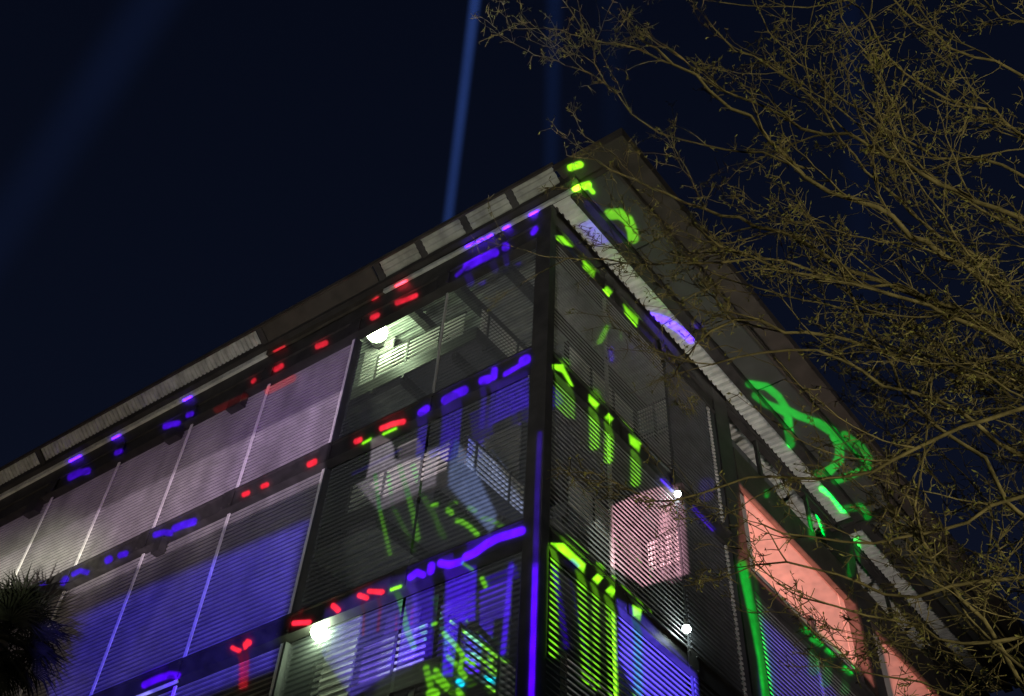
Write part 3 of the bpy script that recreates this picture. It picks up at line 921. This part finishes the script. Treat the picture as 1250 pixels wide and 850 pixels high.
LIMBS = [
 ([(1420, 400, 6.3), (1250, 273, 6.3), (1150, 226, 6.4), (1085, 188, 6.5), (1038, 165, 6.6), (981, 155, 6.7), (925, 127, 6.9), (859, 94, 7.0), (812, 56, 7.1)], .017),
 ([(1400, 480, 6.0), (1230, 360, 6.1), (1113, 287, 6.2), (1070, 254, 6.2), (1009, 235, 6.3), (962, 193, 6.4), (915, 146, 6.5), (868, 110, 6.6), (788, 52, 6.8)], .021),
 ([(1400, 520, 6.2), (1200, 400, 6.3), (1075, 343, 6.4), (1019, 320, 6.5), (981, 294, 6.5), (925, 278, 6.6), (882, 259, 6.7), (835, 247, 6.8), (774, 221, 6.9), (727, 195, 7.0)], .018),
 ([(1380, 260, 6.8), (1250, 169, 6.9), (1212, 136, 7.0), (1155, 118, 7.0), (1104, 89, 7.1), (1075, 52, 7.2), (1050, 10, 7.3)], .016),
 ([(1390, 540, 5.9), (1250, 430, 5.9), (1132, 376, 6.0), (1056, 348, 6.0), (986, 339, 6.1), (915, 311, 6.2), (878, 301, 6.2), (845, 273, 6.3)], .017),
 ([(1300, 330, 6.8), (1180, 250, 6.9), (1113, 188, 7.0), (1094, 136, 7.1), (1056, 70, 7.1), (1028, 19, 7.2), (1010, -30, 7.3)], .011),
 ([(1380, 170, 7.2), (1250, 94, 7.3), (1188, 70, 7.3), (1141, 42, 7.4), (1089, 0, 7.5), (1050, -40, 7.5)], .016),
 ([(985, 205, 6.4), (930, 190, 6.6), (860, 180, 6.8), (805, 160, 6.9), (774, 141, 6.9), (750, 113, 7.0), (727, 94, 7.0), (690, 80, 7.1)], .007),
 ([(745, 110, 7.0), (728, 80, 7.0), (722, 61, 7.1), (708, 35, 7.1), (694, 9, 7.1)], .005),
 ([(1200, -60, 7.4), (1040, 0, 7.4), (962, 9, 7.4), (906, 9, 7.5), (859, 0, 7.5)], .007),
 ([(1400, 500, 5.4), (1250, 500, 5.4), (1146, 532, 5.4), (1062, 575, 5.4), (1003, 583, 5.5), (913, 588, 5.6), (860, 600, 5.6), (800, 612, 5.7)], .014),
 ([(1400, 640, 5.6), (1250, 600, 5.6), (1180, 640, 5.6), (1100, 660, 5.6), (1000, 660, 5.7), (930, 640, 5.7)], .013),
 ([(1400, 560, 5.9), (1250, 480, 5.9), (1150, 450, 5.9), (1050, 420, 6.0), (960, 400, 6.0), (900, 390, 6.1), (850, 420, 6.1)], .018),
 ([(1400, 700, 5.3), (1250, 700, 5.3), (1160, 720, 5.3), (1080, 730, 5.4), (1020, 700, 5.4), (960, 690, 5.4), (920, 690, 5.5)], .013),
 ([(1380, 460, 6.2), (1250, 400, 6.2), (1180, 380, 6.3), (1100, 350, 6.3), (1030, 345, 6.4), (960, 320, 6.4), (800, 320, 6.5), (690, 315, 6.6), (655, 335, 6.6)], .012),
 ([(1400, 620, 5.8), (1250, 560, 5.8), (1170, 500, 5.8), (1080, 470, 5.9), (1000, 430, 5.9), (930, 430, 6.0), (870, 445, 6.0)], .015),
 ([(1400, 800, 5.2), (1250, 780, 5.2), (1180, 790, 5.2), (1120, 760, 5.3), (1060, 750, 5.3), (980, 730, 5.3)], .012),
 ([(1330, 930, 5.3), (1250, 840, 5.4), (1200, 760, 5.4), (1150, 700, 5.5), (1120, 620, 5.6), (1130, 540, 5.7)], .016),
 ([(1400, 900, 5.0), (1300, 880, 5.0), (1200, 860, 5.0), (1120, 830, 5.1), (1050, 820, 5.1)], .010),
 ([(1400, 660, 5.5), (1260, 640, 5.6), (1200, 560, 5.7), (1120, 500, 5.9), (1060, 400, 6.1), (1010, 300, 6.3)], .014),
 ([(1400, 360, 6.6), (1280, 230, 6.8), (1200, 200, 6.9), (1120, 180, 7.0), (1020, 110, 7.1), (960, 60, 7.2), (930, 20, 7.2)], .013),
 ([(1420, 300, 7.0), (1300, 60, 7.2), (1220, 20, 7.3), (1180, -40, 7.4)], .012),
 ([(1400, 600, 6.4), (1280, 520, 6.4), (1180, 440, 6.5), (1080, 390, 6.6), (960, 360, 6.6), (900, 345, 6.7)], .012),
 ([(1400, 580, 6.6), (1280, 440, 6.7), (1210, 330, 6.8), (1150, 290, 6.9), (1060, 210, 7.0), (990, 120, 7.1), (900, 60, 7.2), (860, 20, 7.3)], .013),
]
# many lesser limbs fill the lower right of the crown
for _ in range(15):
    y0 = TR.uniform(300, 980)
    x1 = TR.uniform(1070, 1230)
    y1 = y0 - TR.uniform(40, 260) * (1 if TR.random() < .8 else -.3)
    d0 = TR.uniform(5.2, 6.8)
    LIMBS.append(([(1400, y0 + 60, d0), (1290, y0, d0), ((1290 + x1) / 2, (y0 + y1) / 2 - TR.uniform(-50, 40), d0 + .1), (x1, y1, d0 + .3)], TR.uniform(.007, .012)))
twigs = MB()
spurs = MB()
leaves = MB()
budget = [0]


def smooth_path(pts, step=0.11, wob=0.018):
    out = []
    n = len(pts)
    for i in range(n - 1):
        p0, p1, p2, p3 = pts[max(i - 1, 0)], pts[i], pts[i + 1], pts[min(i + 2, n - 1)]
        k = max(1, int((p2 - p1).length / step))
        for j in range(k):
            t = j / k
            q = 0.5 * ((2 * p1) + (p2 - p0) * t + (2 * p0 - 5 * p1 + 4 * p2 - p3) * t * t + (3 * p1 - p0 - 3 * p2 + p3) * t ** 3)
            out.append(q + Vector((TR.uniform(-wob, wob), TR.uniform(-wob, wob), TR.uniform(-wob, wob))))
    out.append(pts[-1])
    return out


def rnd():
    return Vector((TR.gauss(0, 1), TR.gauss(0, 1), TR.gauss(0, 1))).normalized()


def leaf_at(p, d):
    for _ in range(TR.randint(1, 3)):
        a = (d * 0.6 + rnd() * 0.9).normalized()
        b = a.cross(rnd()).normalized()
        L, w_ = TR.uniform(.014, .034), TR.uniform(.0025, .0045)
        q = p + a * L
        k = len(leaves.v)
        leaves.v += [tuple(p), tuple(p + a * L * .5 + b * w_), tuple(q), tuple(p + a * L * .5 - b * w_)]
        leaves.f.append((k, k + 1, k + 2, k + 3))


def tuft(p, d, r):
    """short spur shoots with thorns and tiny leaves"""
    for _ in range(TR.randint(2, 3)):
        a = (d * TR.uniform(.1, 1.1) + rnd() * .9).normalized()
        L = TR.uniform(.025, .085)
        e = p + a * L
        spurs.tube([p, p + a * (L * .55) + rnd() * .006, e], r * 1.25, r * .7, 3)
        if TR.random() < .55:
            leaf_at(e, a)
        if TR.random() < .3:
            leaf_at(p + a * (L * .5), a)


def twig(p, d, L, r, level):
    n = max(3, int(L / 0.07))
    pts = [p.copy()]
    cur = d.normalized()
    for i in range(n):
        cur = (cur + rnd() * 0.22 + Vector((0, 0, 0.035))).normalized()
        pts.append(pts[-1] + cur * (L / n))
    twigs.tube(pts, r, max(.0016, r * .45), 4 if level == 0 else 3)
    for i in range(1, len(pts)):
        dd = (pts[i] - pts[i - 1]).normalized()
        if level < 2 and TR.random() < (0.42 if level == 0 else .25):
            sd = (dd * TR.uniform(.8, 1.3) + rnd() * .65).normalized()
            twig(pts[i], sd, L * TR.uniform(.3, .6), max(.002, r * .6), level + 1)
        if TR.random() < .42:
            tuft(pts[i], dd, .0022)
    tuft(pts[-1], cur, .002)


for pts, r in LIMBS:
    base = [P(*q) for q in pts]
    if r > .0105 or pts[0][0] > 1290:
        # carry the limb back to the fork of the trunk
        mid = (base[0] + FORK) / 2 + Vector((0.15, -0.1, 0.2))
        full = [FORK, mid] + base
    else:
        full = base
    path = smooth_path(full)
    lm = MB().tube(path, r * 1.7 if full is not base else r, max(.003, r * .32), 7)
    lm.build('limb', M_BARK, tree, True)
    n = len(path)
    start = int(n * (0.30 if full is not base else 0.05))
    for i in range(start, n):
        t = (i - start) / max(1, n - start)
        d = (path[i] - path[i - 1]).normalized()
        if TR.random() < .38:
            sd = (d * TR.uniform(1.0, 2.0) + rnd() * .75).normalized()
            twig(path[i], sd, TR.uniform(.25, 1.0) * (1 - .3 * t), max(.0028, r * .3), 0)
        if TR.random() < .5:
            tuft(path[i], d, .0024)
    twig(path[-1], (path[-1] - path[-2]), .3, .003, 1)
twigs.build('twigs', M_BARK, tree, kind='stuff')
spurs.build('spur_shoots', M_BARK, tree, kind='stuff')
leaves.build('leaves', M_LEAF, tree, kind='stuff')

# ------------------------------------------------------------------ fan palm on the left
PR = random.Random(3)
crown = P(0, 780, 23.0)
palm = thing('fan_palm', (crown.x, crown.y, 0.0), 'dark fan palm crown silhouetted against the lit louvres at the left edge', 'palm tree')
MB().tube([Vector((crown.x, crown.y, 0)), Vector((crown.x + .05, crown.y - .04, 4)), Vector((crown.x - .03, crown.y + .02, 8)), crown + Vector((0, 0, -.1))], .26, .2, 12).build('trunk', M_PTRUNK, palm, True)
for i in range(46):
    th = i * 2.39996 + PR.uniform(-.2, .2)
    el = math.radians(78 - 135 * (i / 45.0) + PR.uniform(-8, 8))
    d = Vector((math.cos(th) * math.cos(el), math.sin(th) * math.cos(el), math.sin(el)))
    f = MB()
    pet = .66 * PR.uniform(.8, 1.15)
    hub = crown + d * pet + Vector((0, 0, -.05))
    f.tube([crown.copy(), crown + d * pet * .5 + Vector((0, 0, .02)), hub], .018, .012, 4)
    side = d.cross(Vector((0, 0, 1)))
    if side.length < .1:
        side = Vector((1, 0, 0))
    side.normalize()
    up = side.cross(d).normalized()
    nb = 26
    for k in range(nb):
        a = math.radians(-118 + 236 * k / (nb - 1))
        bd = (d * math.cos(a) + side * math.sin(a) + up * .12).normalized()
        L = PR.uniform(.6, .85) * (1 - .25 * abs(a) / 2.1)
        wv = bd.cross(up).normalized()
        p1 = hub + bd * (L * .55)
        p2 = p1 + (bd + Vector((0, 0, -PR.uniform(.25, .9)))).normalized() * (L * .5)
        w0 = .022
        b = len(f.v)
        f.v += [tuple(hub), tuple(p1 - wv * w0 + up * .01), tuple(p1 + wv * w0 + up * .01), tuple(p1 - up * .012), tuple(p2)]
        f.f += [(b, b + 1, b + 3), (b, b + 3, b + 2), (b + 1, b + 4, b + 3), (b + 3, b + 4, b + 2)]
    f.build('frond', M_PALM, palm)

# ------------------------------------------------------------------ searchlight beams behind the building: cones whose volume glows by itself
def beam_mat(name, color, strength, r):
    m = bpy.data.materials.new(name)
    m.use_nodes = True
    t = m.node_tree
    for n in list(t.nodes):
        if n.type != 'OUTPUT_MATERIAL':
            t.nodes.remove(n)
    out = [n for n in t.nodes if n.type == 'OUTPUT_MATERIAL'][0]
    tcn = t.nodes.new('ShaderNodeTexCoord')
    sp = t.nodes.new('ShaderNodeSeparateXYZ')
    t.links.new(tcn.outputs['Object'], sp.inputs[0])

    def mth(op, a, b=0.0):
        n = t.nodes.new('ShaderNodeMath')
        n.operation = op
        for i, v in enumerate((a, b)):
            if isinstance(v, (int, float)):
                n.inputs[i].default_value = v
            else:
                t.links.new(v, n.inputs[i])
        return n.outputs[0]
    # radius at this height over the beam's own radius there
    rr = mth('SQRT', mth('ADD', mth('MULTIPLY', sp.outputs[0], sp.outputs[0]), mth('MULTIPLY', sp.outputs[1], sp.outputs[1])))
    ratio = mth('DIVIDE', rr, mth('ADD', mth('MULTIPLY', sp.outputs[2], r[1]), r[0]))
    fall = mth('MAXIMUM', mth('SUBTRACT', 1.0, mth('MULTIPLY', ratio, ratio)), 0.0)
    fall = mth('MULTIPLY', fall, fall)
    nz = t.nodes.new('ShaderNodeTexNoise')
    nz.inputs['Scale'].default_value = 0.05
    t.links.new(tcn.outputs['Object'], nz.inputs['Vector'])
    fall = mth('MULTIPLY', fall, mth('ADD', nz.outputs[0], 0.5))
    ev = t.nodes.new('ShaderNodeEmission')
    ev.inputs[0].default_value = color + (1,)
    t.links.new(mth('MULTIPLY', fall, strength), ev.inputs[1])
    t.links.new(ev.outputs[0], out.inputs['Volume'])
    return m


def searchlight(pa, pb, dist, tilt_dist, ra, rb, color, strength, label):
    """a straight self-glowing cone drawn for a shaft of light: passes the direction pa at dist metres and pb at tilt_dist metres"""
    a = P(pa[0], pa[1], dist)
    b = P(pb[0], pb[1], tilt_dist)
    d = (b - a)
    # extend downwards to the ground and far up
    k = a.z / d.z
    base = a - d * k
    dn = d.normalized()
    la = (a - base).length
    lb = (b - base).length
    slope = (rb - ra) / (lb - la)
    r0 = max(.15, ra - slope * la)
    slope = (rb - r0) / lb
    H = lb * 2.2
    o = bpy.data.objects.new('searchlight_beam', None)
    mb = MB()
    sg = 28
    for h_, r_ in ((0.5, r0 + slope * .5), (H, r0 + slope * H)):
        for s in range(sg):
            t = 2 * math.pi * s / sg
            mb.v.append((r_ * 1.02 * math.cos(t), r_ * 1.02 * math.sin(t), h_))
    for s in range(sg):
        s2 = (s + 1) % sg
        mb.f.append((s, s2, sg + s2, sg + s))
    mb.f.append(tuple(range(sg))[::-1])
    mb.f.append(tuple(range(sg, 2 * sg)))
    bm_ = mb.build('searchlight_beam', beam_mat('beam_glow', color, strength, (r0, slope)))
    bm_.location = base
    bm_.rotation_euler = dn.to_track_quat('Z', 'Y').to_euler()
    tag(bm_, label, 'light beam', 'searchlight beams in the night sky')
    return bm_


BLUE = (0.10, 0.24, 1.0)
searchlight((545, 285), (580, 0), 95, 120, .26, .95, BLUE, 0.075, 'narrow bright blue searchlight beam rising straight above the roof edge')
searchlight((672, 215), (677, 0), 95, 120, .9, 1.4, (0.07, 0.22, 1.0), 0.006, 'faint blue searchlight beam just left of the roof corner')
searchlight((748, 150), (745, 0), 95, 115, 1.4, 2.0, (0.07, 0.25, 1.0), 0.001, 'barely visible wide beam above the roof corner')
searchlight((-10, 300), (190, 0), 70, 85, 2.2, 2.6, (0.12, 0.25, 1.0), 0.0024, 'broad soft blue beam slanting across the upper left sky')
searchlight((1042, 120), (1036, 0), 95, 115, 1.4, 2.2, (0.05, 0.2, 1.0), 0.0012, 'dim blue beam behind the twigs of the tree')
